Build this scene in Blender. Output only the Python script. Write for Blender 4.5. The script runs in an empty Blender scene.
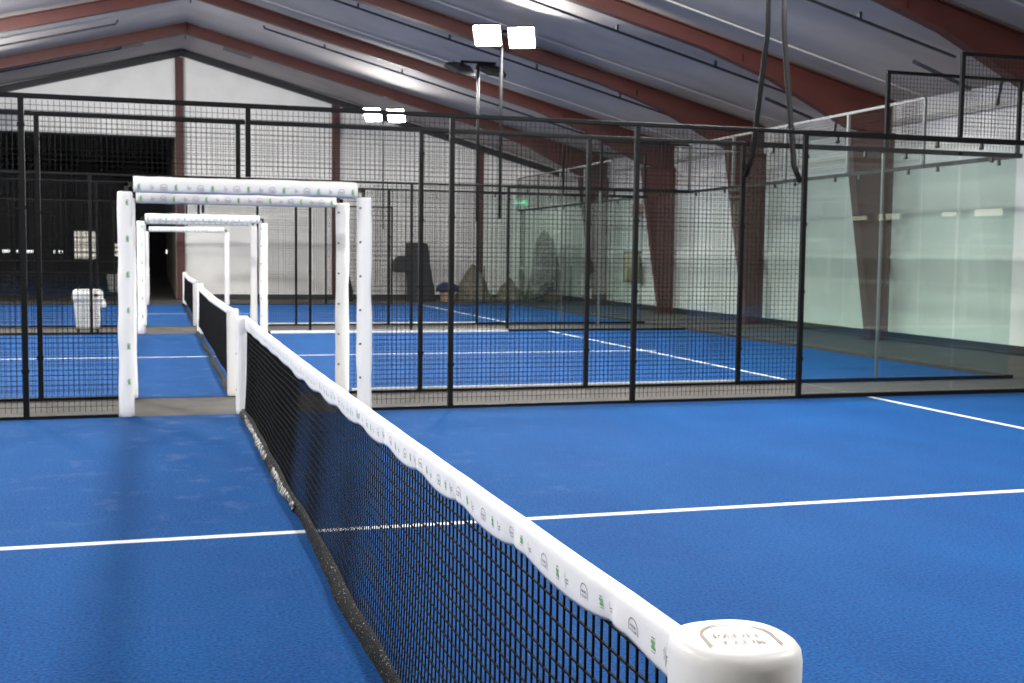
import bpy, bmesh, math, random
from mathutils import Vector, Matrix, noise
random.seed(7)
sc = bpy.context.scene
C = sc.collection
PI = math.pi

# ------------------------------------------------------------------ measures
S = 2.0147                      # fence module
XE = 5 * S                      # end wall of a court
XM = 3 * S                      # where mesh ends and glass begins
H3 = 2.963; H4 = 3.95           # fence heights
GAP = 1.438
Y1 = 10.0; Y2 = Y1 + GAP; Y3 = Y2 + 10; Y4 = Y3 + 2.4; Y5 = Y4 + 10
YEND = 38.2; YBACK = -9.0
XW = 13.05                      # hall half width
RIDGE = 8.05; SLOPE = .262
def roof_z(x): return RIDGE - SLOPE * abs(x)

# ------------------------------------------------------------------ materials
def new_mat(name):
    m = bpy.data.materials.new(name); m.use_nodes = True
    nt = m.node_tree
    return m, nt, nt.nodes['Principled BSDF']
def srgb(r, g, b):
    f = lambda c: (c/255/12.92) if c/255 <= .04045 else ((c/255+.055)/1.055)**2.4
    return (f(r), f(g), f(b), 1)
def mat(name, col, rough=.6, metal=0., spec=.5, var=0., scale=8., bump=0., bscale=40., stretch=(1, 1, 1)):
    m, nt, b = new_mat(name)
    b.inputs['Roughness'].default_value = rough
    b.inputs['Metallic'].default_value = metal
    b.inputs['Specular IOR Level'].default_value = spec
    b.inputs['Base Color'].default_value = col
    tc = nt.nodes.new('ShaderNodeTexCoord')
    mp = nt.nodes.new('ShaderNodeMapping'); mp.inputs['Scale'].default_value = stretch
    nt.links.new(tc.outputs['Object'], mp.inputs['Vector'])
    if var:
        n = nt.nodes.new('ShaderNodeTexNoise'); n.inputs['Scale'].default_value = scale; n.inputs['Detail'].default_value = 5
        nt.links.new(mp.outputs['Vector'], n.inputs['Vector'])
        r = nt.nodes.new('ShaderNodeValToRGB')
        r.color_ramp.elements[0].position = .3; r.color_ramp.elements[1].position = .7
        r.color_ramp.elements[0].color = tuple(c*(1-var) for c in col[:3]) + (1,)
        r.color_ramp.elements[1].color = tuple(min(1, c*(1+var)) for c in col[:3]) + (1,)
        nt.links.new(n.outputs['Fac'], r.inputs['Fac']); nt.links.new(r.outputs['Color'], b.inputs['Base Color'])
    if bump:
        n2 = nt.nodes.new('ShaderNodeTexNoise'); n2.inputs['Scale'].default_value = bscale; n2.inputs['Detail'].default_value = 4
        nt.links.new(mp.outputs['Vector'], n2.inputs['Vector'])
        bp = nt.nodes.new('ShaderNodeBump'); bp.inputs['Strength'].default_value = bump; bp.inputs['Distance'].default_value = .02
        nt.links.new(n2.outputs['Fac'], bp.inputs['Height']); nt.links.new(bp.outputs['Normal'], b.inputs['Normal'])
    return m
def emit(name, col, strength):
    m = bpy.data.materials.new(name); m.use_nodes = True; nt = m.node_tree
    nt.nodes.remove(nt.nodes['Principled BSDF'])
    e = nt.nodes.new('ShaderNodeEmission'); e.inputs['Color'].default_value = col; e.inputs['Strength'].default_value = strength
    nt.links.new(e.outputs['Emission'], nt.nodes['Material Output'].inputs['Surface'])
    return m
def glass_mat():
    m = bpy.data.materials.new('toughened_glass'); m.use_nodes = True; nt = m.node_tree
    nt.nodes.remove(nt.nodes['Principled BSDF'])
    t = nt.nodes.new('ShaderNodeBsdfTransparent'); t.inputs['Color'].default_value = (.925, .965, .945, 1)
    g = nt.nodes.new('ShaderNodeBsdfGlossy'); g.inputs['Roughness'].default_value = .01
    lw = nt.nodes.new('ShaderNodeFresnel'); lw.inputs['IOR'].default_value = 1.45
    mx = nt.nodes.new('ShaderNodeMixShader')
    ge = nt.nodes.new('ShaderNodeNewGeometry'); mi = nt.nodes.new('ShaderNodeMapRange')
    mi.inputs['To Min'].default_value = 1.45; mi.inputs['To Max'].default_value = 1/1.45
    nt.links.new(ge.outputs['Backfacing'], mi.inputs['Value']); nt.links.new(mi.outputs[0], lw.inputs['IOR'])
    nt.links.new(lw.outputs['Fac'], mx.inputs['Fac']); nt.links.new(t.outputs[0], mx.inputs[1]); nt.links.new(g.outputs[0], mx.inputs[2])
    nt.links.new(mx.outputs[0], nt.nodes['Material Output'].inputs['Surface'])
    return m
def turf_mat():
    m, nt, b = new_mat('blue_turf')
    L = nt.links.new
    b.inputs['Roughness'].default_value = .85; b.inputs['Specular IOR Level'].default_value = .06
    b.inputs['Sheen Weight'].default_value = .08; b.inputs['Sheen Tint'].default_value = (.2, .5, 1, 1)
    tc = nt.nodes.new('ShaderNodeTexCoord')
    def nz(scale, detail=5, st=(1, 1, 1)):
        mp = nt.nodes.new('ShaderNodeMapping'); mp.inputs['Scale'].default_value = st
        L(tc.outputs['Object'], mp.inputs['Vector'])
        n = nt.nodes.new('ShaderNodeTexNoise'); n.inputs['Scale'].default_value = scale; n.inputs['Detail'].default_value = detail
        L(mp.outputs['Vector'], n.inputs['Vector']); return n
    def ramp(a, ca, z, cz):
        r = nt.nodes.new('ShaderNodeValToRGB'); e = r.color_ramp.elements
        e[0].position = a; e[0].color = ca; e[1].position = z; e[1].color = cz; return r
    fine = nz(62, 8); r1 = ramp(.34, (.0017, .0240, .112, 1), .66, (.0035, .0680, .226, 1)); L(fine.outputs['Fac'], r1.inputs['Fac'])
    mid = nz(1.4, 6, (1, .55, 1)); r2 = ramp(.35, (.84, .86, .9, 1), .7, (1.1, 1.08, 1.03, 1)); L(mid.outputs['Fac'], r2.inputs['Fac'])
    mul = nt.nodes.new('ShaderNodeMix'); mul.data_type = 'RGBA'; mul.blend_type = 'MULTIPLY'; mul.inputs['Factor'].default_value = 1
    L(r1.outputs['Color'], mul.inputs[6]); L(r2.outputs['Color'], mul.inputs[7])
    # sand worked up out of the pile: streaky, more of it beside the net
    sand = nz(3.2, 12, (1.0, 1.0, 1)); sand.inputs['Roughness'].default_value = .68; rs = ramp(.55, (0, 0, 0, 1), .76, (1, 1, 1, 1)); L(sand.outputs['Fac'], rs.inputs['Fac'])
    grit = nz(60, 2); rg = ramp(.42, (0, 0, 0, 1), .68, (1, 1, 1, 1)); L(grit.outputs['Fac'], rg.inputs['Fac'])
    sx = nt.nodes.new('ShaderNodeSeparateXYZ'); L(tc.outputs['Object'], sx.inputs[0])
    ab = nt.nodes.new('ShaderNodeMath'); ab.operation = 'ABSOLUTE'; L(sx.outputs['X'], ab.inputs[0])
    mr = nt.nodes.new('ShaderNodeMapRange'); mr.inputs['From Min'].default_value = .1; mr.inputs['From Max'].default_value = 3.2
    mr.inputs['To Min'].default_value = .60; mr.inputs['To Max'].default_value = .05; L(ab.outputs[0], mr.inputs['Value'])
    my = nt.nodes.new('ShaderNodeMapRange'); my.inputs['From Min'].default_value = 4.6; my.inputs['From Max'].default_value = 6.2
    my.inputs['To Min'].default_value = .22; my.inputs['To Max'].default_value = 1; L(sx.outputs['Y'], my.inputs['Value'])
    m0 = nt.nodes.new('ShaderNodeMath'); m0.operation = 'MULTIPLY'; L(my.outputs[0], m0.inputs[0]); L(mr.outputs[0], m0.inputs[1])
    m1 = nt.nodes.new('ShaderNodeMath'); m1.operation = 'MULTIPLY'; L(rs.outputs['Color'], m1.inputs[0]); L(m0.outputs[0], m1.inputs[1])
    gm = nt.nodes.new('ShaderNodeMapRange'); gm.inputs['To Min'].default_value = .35; gm.inputs['To Max'].default_value = 1; L(rg.outputs['Color'], gm.inputs['Value'])
    m2 = nt.nodes.new('ShaderNodeMath'); m2.operation = 'MULTIPLY'; L(m1.outputs[0], m2.inputs[0]); L(gm.outputs[0], m2.inputs[1])
    mx = nt.nodes.new('ShaderNodeMix'); mx.data_type = 'RGBA'; L(m2.outputs[0], mx.inputs['Factor'])
    L(mul.outputs[2], mx.inputs[6]); mx.inputs[7].default_value = (.20, .23, .33, 1)
    L(mx.outputs[2], b.inputs['Base Color'])
    bp = nt.nodes.new('ShaderNodeBump'); bp.inputs['Strength'].default_value = .5; bp.inputs['Distance'].default_value = .012
    L(fine.outputs['Fac'], bp.inputs['Height']); L(bp.outputs['Normal'], b.inputs['Normal'])
    return m
def hem_mat():
    m, nt, b = new_mat('woven_black_hem'); L = nt.links.new
    b.inputs['Roughness'].default_value = .75; b.inputs['Specular IOR Level'].default_value = .15
    tc = nt.nodes.new('ShaderNodeTexCoord')
    v = nt.nodes.new('ShaderNodeTexVoronoi'); v.inputs['Scale'].default_value = 130; L(tc.outputs['Object'], v.inputs['Vector'])
    n = nt.nodes.new('ShaderNodeTexNoise'); n.inputs['Scale'].default_value = 90; n.inputs['Detail'].default_value = 2; L(tc.outputs['Object'], n.inputs['Vector'])
    r = nt.nodes.new('ShaderNodeValToRGB'); e = r.color_ramp.elements
    e[0].position = .65; e[0].color = (.003, .003, .0035, 1); e[1].position = .75; e[1].color = (.45, .44, .42, 1)
    L(n.outputs['Fac'], r.inputs['Fac']); L(r.outputs['Color'], b.inputs['Base Color'])
    bp = nt.nodes.new('ShaderNodeBump'); bp.inputs['Strength'].default_value = .8; bp.inputs['Distance'].default_value = .006
    L(v.outputs['Distance'], bp.inputs['Height']); L(bp.outputs['Normal'], b.inputs['Normal'])
    return m

M = dict(
    turf=turf_mat(),
    line=mat('white_turf_line', srgb(206, 208, 210), .85, var=.08, scale=60, bump=.3, bscale=120),
    concrete=mat('sandy_concrete', srgb(54, 51, 47), .9, var=.28, scale=3, bump=.3, bscale=60),
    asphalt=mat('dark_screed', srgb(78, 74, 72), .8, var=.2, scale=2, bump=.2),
    rail_gleam=mat('pale_rail_gleam', srgb(236, 234, 228), .8, var=.1, scale=9),
    black=mat('black_powder_coat', (.0025, .0026, .0028, 1), .55, spec=.16),
    wire=mat('black_wire', (.002, .002, .0022, 1), .6, spec=.15),
    bracket=mat('black_bracket', srgb(14, 14, 15), .4),
    steel=mat('dark_grey_tube', srgb(18, 19, 20), .7, spec=.15),
    galv=mat('galvanised_rail', srgb(104, 106, 106), .5, metal=.2),
    pad=mat('white_vinyl_pad', srgb(228, 227, 225), .42, spec=.4, bump=.12, bscale=9),
    tape=mat('white_vinyl_tape', srgb(233, 232, 232), .45, spec=.35, bump=.08, bscale=14),
    cord=mat('black_net_cord', (.0025, .0025, .003, 1), .8, spec=.12),
    hem=hem_mat(),
    crumple=mat('crumpled_sheeting', srgb(74, 74, 73), .6, var=.9, scale=26, bump=.6, bscale=30),
    red=mat('red_oxide_paint', srgb(74, 29, 23), .6, var=.14, scale=1.6),
    redcol=mat('dark_red_paint', srgb(78, 37, 32), .6, var=.14, scale=1.6),
    ceil=mat('roof_sheeting', srgb(176, 168, 163), .8, spec=.2, var=.13, scale=.9, bump=.55, bscale=2.2, stretch=(.55, 1, 1)),
    batten=mat('pale_batten', srgb(186, 184, 180), .6),
    conduit=mat('dark_conduit', srgb(52, 54, 60), .5),
    wall=mat('white_wall_sheeting', srgb(232, 230, 228), .6, var=.05, scale=1.2, bump=.35, bscale=1.6),
    endwall=mat('white_cladding', srgb(240, 238, 234), .65, var=.05, scale=1.5, bump=.15, bscale=3),
    trim=mat('dark_trim', srgb(40, 41, 44), .6),
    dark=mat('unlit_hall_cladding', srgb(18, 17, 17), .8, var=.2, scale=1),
    jamb=mat('beige_partition', srgb(150, 138, 122), .8, var=.1, scale=2),
    glass=glass_mat(),
    ink=mat('charcoal_print', srgb(84, 84, 86), .95, spec=0),
    ink_light=mat('taupe_print', srgb(176, 164, 152), .95, spec=0),
    green=mat('green_print', srgb(112, 180, 116), .95, spec=0),
    bin=mat('white_bin_plastic', srgb(244, 243, 240), .4),
    hole=mat('dark_red_mark', srgb(96, 30, 30), .5),
    tarp=mat('black_cover', srgb(30, 31, 34), .6, var=.2, scale=5, bump=.5, bscale=8),
    navy=mat('navy_cloth', srgb(34, 44, 78), .8, bump=.5, bscale=14),
    tan=mat('tan_board', srgb(168, 142, 108), .7, var=.12, scale=6),
    sack=mat('greyish_sacking', srgb(126, 121, 106), .85, var=.35, scale=9, bump=.9, bscale=14),
    ochre=mat('ochre_board', srgb(160, 140, 76), .6, var=.1, scale=4),
    signred=mat('sign_red', srgb(196, 40, 36), .5),
    white=mat('sign_white', srgb(235, 235, 235), .5),
    lamp_body=mat('lamp_housing', srgb(40, 42, 46), .6, spec=.3),
    lit=emit('led_lens', (1, .985, .955, 1), 730),
    lit_far=emit('led_lens_rear', (1, .985, .955, 1), 500),
    lens=mat('unlit_lens', srgb(120, 122, 126), .2),
    pane=emit('lit_window_pane', (1, .96, .84, 1), .95),
    small=emit('small_white_lamp', (.95, 1, 1, 1), 2.2),
    exit=emit('green_exit_face', (.16, .8, .42, 1), 1.5),
    warm=emit('warm_window_pane', (1, .9, .72, 1), 6),
    turf_dark=None,
)
M['turf_dark'] = M['turf']

for n_ in M['crumple'].node_tree.nodes:
    if n_.type == 'VALTORGB':
        n_.color_ramp.elements[0].position = .50; n_.color_ramp.elements[0].color = (.004, .004, .004, 1)
        n_.color_ramp.elements[1].position = .60; n_.color_ramp.elements[1].color = (.5, .5, .48, 1)

# ------------------------------------------------------------------ mesh helpers
class MB:
    def __init__(s): s.v = []; s.f = []; s.mi = []
    def add(s, vs, fs, mi=0):
        o = len(s.v); s.v += [tuple(v) for v in vs]; s.f += [tuple(i+o for i in f) for f in fs]; s.mi += [mi]*len(fs)
    def box(s, x0, x1, y0, y1, z0, z1, mi=0):
        s.add([(x0,y0,z0),(x1,y0,z0),(x1,y1,z0),(x0,y1,z0),(x0,y0,z1),(x1,y0,z1),(x1,y1,z1),(x0,y1,z1)],
              [(0,3,2,1),(4,5,6,7),(0,1,5,4),(1,2,6,5),(2,3,7,6),(3,0,4,7)], mi)
    def bar(s, a, b, w, h=None, up=None, mi=0):      # rectangular bar between two points
        a = Vector(a); b = Vector(b); d = (b-a).normalized(); h = h or w
        u = Vector(up) if up else (Vector((0,0,1)) if abs(d.z) < .9 else Vector((1,0,0)))
        r = d.cross(u).normalized(); u = r.cross(d)
        c = [(-1,-1),(1,-1),(1,1),(-1,1)]
        vs = [a + r*(i*w/2) + u*(j*h/2) for i, j in c] + [b + r*(i*w/2) + u*(j*h/2) for i, j in c]
        s.add(vs, [(3,2,1,0),(4,5,6,7),(0,1,5,4),(1,2,6,5),(2,3,7,6),(3,0,4,7)], mi)
    def wire(s, a, b, w, n=4):                       # open-ended prism
        a = Vector(a); b = Vector(b); d = (b-a).normalized()
        u = Vector((0,0,1)) if abs(d.z) < .9 else Vector((0,1,0))
        r = d.cross(u).normalized(); u = r.cross(d)
        ring = [r*math.cos(2*PI*(k+.5)/n)*w/2*1.3 + u*math.sin(2*PI*(k+.5)/n)*w/2*1.3 for k in range(n)]
        s.add([a+q for q in ring] + [b+q for q in ring], [(k,(k+1)%n,(k+1)%n+n,k+n) for k in range(n)])
    def tube(s, pts, r, n=10, cap=True):
        pts = [Vector(p) for p in pts]; rs = r if isinstance(r, (list, tuple)) else [r]*len(pts)
        prev = None; vs = []
        for i, p in enumerate(pts):
            d = (pts[min(i+1, len(pts)-1)] - pts[max(i-1, 0)]).normalized()
            if prev is None:
                u = Vector((0,0,1)) if abs(d.z) < .9 else Vector((1,0,0)); e = d.cross(u).normalized()
            else: e = (prev - d*prev.dot(d)).normalized()
            prev = e; g = d.cross(e)
            vs += [p + (e*math.cos(2*PI*k/n) + g*math.sin(2*PI*k/n))*rs[i] for k in range(n)]
        fs = [(i*n+k, i*n+(k+1)%n, (i+1)*n+(k+1)%n, (i+1)*n+k) for i in range(len(pts)-1) for k in range(n)]
        if cap: fs += [tuple(range(n-1, -1, -1)), tuple((len(pts)-1)*n+k for k in range(n))]
        s.add(vs, fs)
    def loft(s, rings, closed_ring=True, cap=True):
        n = len(rings[0]); vs = [p for r in rings for p in r]
        m = n if closed_ring else n-1
        fs = [(i*n+k, i*n+(k+1)%n, (i+1)*n+(k+1)%n, (i+1)*n+k) for i in range(len(rings)-1) for k in range(m)]
        if cap and closed_ring: fs += [tuple(range(n-1, -1, -1)), tuple((len(rings)-1)*n+k for k in range(n))]
        s.add(vs, fs)
    def build(s, name, m, parent=None, smooth=False, bevel=0, fix=False):
        me = bpy.data.meshes.new(name); me.from_pydata(s.v, [], s.f)
        for x in (m if isinstance(m, (list, tuple)) else [m]): me.materials.append(x)
        me.polygons.foreach_set('material_index', s.mi)
        if smooth: me.polygons.foreach_set('use_smooth', [True]*len(s.f))
        me.update()
        if fix:
            b = bmesh.new(); b.from_mesh(me); bmesh.ops.remove_doubles(b, verts=b.verts, dist=1e-6)
            bmesh.ops.recalc_face_normals(b, faces=b.faces); b.to_mesh(me); b.free()
        o = bpy.data.objects.new(name, me); C.objects.link(o)
        if parent: o.parent = parent
        if bevel:
            w = o.modifiers.new('bevel', 'BEVEL'); w.width = bevel; w.segments = 3; w.limit_method = 'ANGLE'
        return o
def tag(o, label=None, cat=None, group=None, kind=None):
    if label: o['label'] = label
    if cat: o['category'] = cat
    if group: o['group'] = group
    if kind: o['kind'] = kind
    return o
def thing(name, label, cat, loc=(0,0,0), rz=0, group=None):
    o = bpy.data.objects.new(name, None); C.objects.link(o); o.empty_display_size = .1
    o.location = loc; o.rotation_euler = (0,0,rz)
    return tag(o, label, cat, group)
def struct(name, mb, m, **k):
    return tag(mb.build(name, m, **k), kind='structure')
def copy_tree(o, loc=None, parent=None):
    c = o.copy(); C.objects.link(c)
    if parent: c.parent = parent
    if loc is not None: c.location = loc
    for ch in list(o.children): copy_tree(ch, None, c)
    return c

# text outlines as flat polygons
def glyphs(txt, size, bold=.012):
    cu = bpy.data.curves.new('lettering', 'FONT'); cu.body = txt; cu.size = size; cu.align_x = 'CENTER'; cu.resolution_u = 2
    cu.offset = size*bold
    o = bpy.data.objects.new('lettering', cu); C.objects.link(o)
    dg = bpy.context.evaluated_depsgraph_get(); me = bpy.data.meshes.new_from_object(o.evaluated_get(dg))
    vs = [(v.co.x, v.co.y) for v in me.vertices]; fs = [tuple(p.vertices) for p in me.polygons]
    bpy.data.objects.remove(o); bpy.data.curves.remove(cu); bpy.data.meshes.remove(me)
    return vs, fs
def strip2d(pts, w):
    vs = []; fs = []
    for i, p in enumerate(pts):
        a = pts[max(i-1,0)]; b = pts[min(i+1,len(pts)-1)]
        dx, dy = b[0]-a[0], b[1]-a[1]; l = math.hypot(dx, dy) or 1
        vs += [(p[0]-dy/l*w/2, p[1]+dx/l*w/2), (p[0]+dy/l*w/2, p[1]-dx/l*w/2)]
    for i in range(len(pts)-1): fs.append((2*i+1, 2*i+3, 2*i+2, 2*i))
    return vs, fs
def rect2d(x0, x1, y0, y1): return [(x0,y0),(x1,y0),(x1,y1),(x0,y1)], [(0,1,2,3)]
def shift(g, dx, dy): return [(x+dx, y+dy) for x, y in g[0]], g[1]
PADEL = glyphs('PADEL', .25); CLUB = glyphs('CLUB', .25)
SMALL1 = glyphs('nordic', .2)
PADEL_BOLD = glyphs('PADEL', .25, .024); CLUB_BOLD = glyphs('CLUB', .25, .024)
def arch_logo(lw=.045, a=None, b=None):      # unit height about 1
    arc = [(-.5, -.42)] + [(-.5*math.cos(t*PI/16), .02+.5*math.sin(t*PI/16)) for t in range(17)] + [(.5, -.42)]
    return [(strip2d(arc, lw), 0), (shift(a or PADEL, 0, -.08), 0), (shift(b or CLUB, 0, -.36), 0)]
def green_logo():
    out = [(rect2d(-.13, .2, .40, .47), 0), (rect2d(-.24, .24, -.45, -.41), 0)]
    for (x0, x1, y0, y1) in ((-.20,-.02,.06,.30),(.02,.2,.12,.26),(-.12,.16,-.04,.05),(-.2,-.05,-.28,-.06),(.0,.22,-.3,-.1),(-.05,.03,-.3,.32)):
        out.append((rect2d(x0, x1, y0, y1), 1))
    return out
def bars_logo():
    return [(rect2d(-.03, .0, -.5, .5), 0), (rect2d(-.14, -.115, -.2, .35), 0), (rect2d(.1, .42, .05, .11), 0), (rect2d(.1, .13, -.3, .11), 0), (rect2d(.14, .42, -.15, -.1), 0)]
def mark(parent, logo, fn, scale):
    p = MB(); put_logo(p, logo, fn, scale); return p.build('printed_mark', [M['ink'], M['green']], parent)
def put_logo(mb, logo, fn, scale):
    for (vs, fs), mi in logo:
        mb.add([fn(x*scale, y*scale) for x, y in vs], fs, mi)

# ------------------------------------------------------------------ the hall shell
# floor: dark screed with lighter concrete between the courts
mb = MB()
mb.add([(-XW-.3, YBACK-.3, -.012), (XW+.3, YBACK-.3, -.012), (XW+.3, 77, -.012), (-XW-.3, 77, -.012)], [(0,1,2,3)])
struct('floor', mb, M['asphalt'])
for k, (a, b) in enumerate(((-1.438, 0), (Y1, Y2), (Y3, Y4), (Y5, Y5+2.2))):
    mb = MB(); mb.add([(-XE-.1, a, -.004), (XE+.55, a, -.004), (XE+.55, b, -.004), (-XE-.1, b, -.004)], [(0,1,2,3)])
    struct('floor_concrete', mb, M['concrete'])
def turf(y0, y1, x0=-XE, x1=XE):
    yc = (y0+y1)/2; w = .07
    xs = [x0, -6.95-w/2, -6.95+w/2, 6.95-w/2, 6.95+w/2, 7.15, x1]; ys = [y0, yc-w/2, yc+w/2, y1]
    mb = MB()
    for i in range(len(xs)-1):
        for j in range(3):
            line = (i in (1, 3)) or (j == 1 and 1 <= i <= 4)
            mb.add([(xs[i],ys[j],0),(xs[i+1],ys[j],0),(xs[i+1],ys[j+1],0),(xs[i],ys[j+1],0)], [(0,1,2,3)], 1 if line else 0)
    return struct('floor_turf', mb, [M['turf'], M['line']])
turf(0, Y1); turf(Y2, Y3); turf(Y4, Y5)
for y, s in ((Y2+.055, 1), (Y3-.055, 1), (Y4+.055, 1)):            # pale strip inside the fence line, painted for the gleam on the bottom rails
    mb = MB(); mb.box(1.25, XM, y-.02, y+.02, -.01, .05); struct('trim_1', mb, M['rail_gleam'])

# side walls: sheeting shaped with added bulges, so a shaded band falls below each
def wall_profile(z, bulge_rows):
    d = 0
    for g, dep in bulge_rows:
        if z >= g: d = max(d, dep*max(0, 1-(z-g)/.18))
        else: d = max(d, dep*max(0, 1-(g-z)/.55)**1.3)
    return d
def side_wall(sx, name):
    mb = MB(); zs = [i*.06 for i in range(79)] + [roof_z(XW)+.05]; ys = [YBACK + i*(YEND-YBACK)/60 for i in range(61)]
    vs = []; fs = []
    for i, y in enumerate(ys):
        for z in zs:
            vs.append((sx*(XW - wall_profile(z, ((1.62,.20),(3.52,.20),(4.24,.06))) + .012*noise.noise((y*.8, z*.7, 3))), y, z))
    n = len(zs)
    for i in range(len(ys)-1):
        for j in range(n-1): fs.append((i*n+j, i*n+j+1, (i+1)*n+j+1, (i+1)*n+j))
    mb.add(vs, fs); mb.box(sx*(XW+.03) - .01, sx*(XW+.03)+.2*sx+.01, YBACK, YEND, 0, 4.7)
    return struct(name, mb, M['wall'], smooth=True)
side_wall(1, 'wall_right'); side_wall(-1, 'wall_left')
for sx, nm in ((1, 'right'), (-1, 'left')):
    mb = MB(); mb.box(min(sx*(XW-.03), sx*(XW+.01)), max(sx*(XW-.03), sx*(XW+.01)), YBACK, YEND, 0, .14); struct('baseboard_'+nm, mb, M['trim'])
# end wall with the tall opening into the next hall on its left
OPX = -.22; OPZ = 5.25
mb = MB()
def ew(x0, x1, zb, y=YEND):
    zs = []; vs = []; fs = []
    nx = max(2, int((x1-x0)/.5)); nz = 44
    for i in range(nx+1):
        x = x0+(x1-x0)*i/nx; zt = roof_z(x)+.03
        for j in range(nz+1):
            z = zb+(zt-zb)*j/nz
            vs.append((x, y-wall_profile(z, ((1.96,.08),(3.5,.08)))*(1 if zb < 1 else 0), z))
    for i in range(nx):
        for j in range(nz): a = i*(nz+1)+j; fs.append((a, a+nz+1, a+nz+2, a+1))
    mb.add(vs, fs)
ew(OPX, 0, 0); ew(0, XW, 0); ew(-XW, OPX, OPZ)
mb.box(-XW, OPX, YEND+.02, YEND+.22, OPZ, 5.0+.35); mb.box(OPX, XW, YEND+.02, YEND+.2, 0, 4.6)
struct('wall_end', mb, M['endwall'], smooth=False)
mb = MB(); mb.box(.1, XW-.1, YEND-.06, YEND-.005, 0, .16); struct('baseboard_end', mb, M['trim'])
mb = MB()
for sx in (1, -1): mb.bar((0, YEND-.1, roof_z(0)-.12), (sx*XW, YEND-.1, roof_z(XW)-.2), .16, .2, up=(0,0,1))
struct('trim_2', mb, M['trim'])
mb = MB(); mb.add([(-XW-.2, YBACK, 0), (XW+.2, YBACK, 0), (XW+.2, YBACK, 4.6), (0, YBACK, 8.1), (-XW-.2, YBACK, 4.6)], [(0,1,2,3,4)])
struct('wall_back', mb, M['endwall'])
# ceiling: two slopes of sheeting that sags a little between the frames
FR = [-6.7, -1.7, 3.3, 8.3, 13.3, 18.3, 23.3, 28.3, 33.3]
mb = MB(); xs = [-XW-.15] + [-XW + i*.87 for i in range(1, 15)] + [0] + [XW - i*.87 for i in range(14, 0, -1)] + [XW+.15]
ys = [YBACK + i*.5 for i in range(int((YEND+.3-YBACK)/.5)+1)] + [YEND+.3]
vs = []; fs = []
for x in xs:
    for y in ys:
        u = ((y-3.3) % 5)/5
        vs.append((x, y, roof_z(x) - .035*math.sin(u*PI)**2 + .02*noise.noise((x*.5, y*.9, 1))))
n = len(ys)
for i in range(len(xs)-1):
    for j in range(n-1): fs.append((i*n+j, i*n+j+1, (i+1)*n+j+1, (i+1)*n+j))
mb.add(vs, fs); struct('ceiling', mb, M['ceil'], smooth=True)
# pale battens across the sheeting, just before every frame
for y in FR[3:8]:
    mb = MB()
    for sx in (1,): mb.bar((1.0, y-.92, roof_z(1)-.05), (sx*12.9, y-.92, roof_z(12.9)-.05), .035, .03)
    struct('trim_3', mb, M['batten'])
for sx in (-1, 1):                                                   # flat cover panels beside the ridge
    mb = MB(); x0, x1 = 1.15, 2.0
    mb.add([(sx*x0, 34.6, roof_z(x0)-.05), (sx*x1, 34.6, roof_z(x1)-.05), (sx*x1, 35.7, roof_z(x1)-.05), (sx*x0, 35.7, roof_z(x0)-.05),
            (sx*x0, 34.6, roof_z(x0)-.02), (sx*x1, 34.6, roof_z(x1)-.02), (sx*x1, 35.7, roof_z(x1)-.02), (sx*x0, 35.7, roof_z(x0)-.02)],
           [(0,1,2,3),(4,7,6,5),(0,4,5,1),(1,5,6,2),(2,6,7,3),(3,7,4,0)]); struct('trim_4', mb, M['conduit'])

# ---- the unlit hall behind the opening
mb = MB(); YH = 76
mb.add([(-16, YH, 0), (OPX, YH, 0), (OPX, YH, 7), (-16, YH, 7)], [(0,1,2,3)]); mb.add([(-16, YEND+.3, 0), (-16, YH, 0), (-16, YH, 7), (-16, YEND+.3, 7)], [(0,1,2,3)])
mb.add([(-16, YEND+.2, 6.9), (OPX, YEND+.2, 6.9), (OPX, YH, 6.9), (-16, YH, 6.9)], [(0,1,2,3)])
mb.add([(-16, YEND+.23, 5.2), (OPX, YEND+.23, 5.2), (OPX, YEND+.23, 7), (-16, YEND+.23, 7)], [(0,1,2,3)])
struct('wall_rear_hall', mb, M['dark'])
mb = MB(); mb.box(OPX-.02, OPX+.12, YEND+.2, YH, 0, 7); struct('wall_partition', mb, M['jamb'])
mb = MB(); mb.add([(-15.5, 41.5, 0), (-2.0, 41.5, 0), (-2.0, 73, 0), (-15.5, 73, 0)], [(0,1,2,3)]); struct('floor_turf_rear', mb, M['turf'])
def lit_window(x0, x1, z0, z1, cols, rows, n):
    mb = MB(); mb.box(x0, x1, YH-.03, YH-.01, z0, z1); w = struct('window_%d' % n, mb, M['pane'])
    mb = MB()
    for i in range(cols+1):
        x = x0+(x1-x0)*i/cols; mb.box(x-.025, x+.025, YH-.08, YH-.02, z0, z1)
    for j in range(rows+1):
        z = z0+(z1-z0)*j/rows; mb.box(x0, x1, YH-.08, YH-.02, z-.025, z+.025)
    mb.build('window_frame', M['trim'], w)
lit_window(-5.75, -4.45, .98, 2.75, 3, 4, 1)
lit_window(-3.36, -2.5, 1.15, 2.02, 2, 3, 2)
for x, w_, m in ((-9.62, .42, 'small'), (-9.0, .07, 'small'), (-8.7, .07, 'small'), (-8.28, .42, 'small'), (-6.88, .09, 'small'), (-6.6, .09, 'small'), (-6.45, .08, 'small')):
    t = thing('strip_lamp', 'small white lamp glowing low in the dark hall at far left', 'lamp', (x, YH-.12, 1.42), group='small lamps in the dark hall')
    mb = MB(); mb.box(-w_/2, w_/2, -.02, .02, -.09, .09); mb.build('lens', M['small'], t)
    mb = MB(); mb.box(-w_/2-.02, w_/2+.02, .02, .09, -.11, .11); mb.build('housing', M['trim'], t)
t = thing('barrier', 'low dark barrier with two pale rails across the unlit rear hall', 'barrier', (-8, 73.4, 0))
for z in (.18, .88):
    mb = MB(); mb.box(-8, 5.2, -.03, .03, z-.035, z+.035); mb.build('rail', M['galv'], t)
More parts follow.
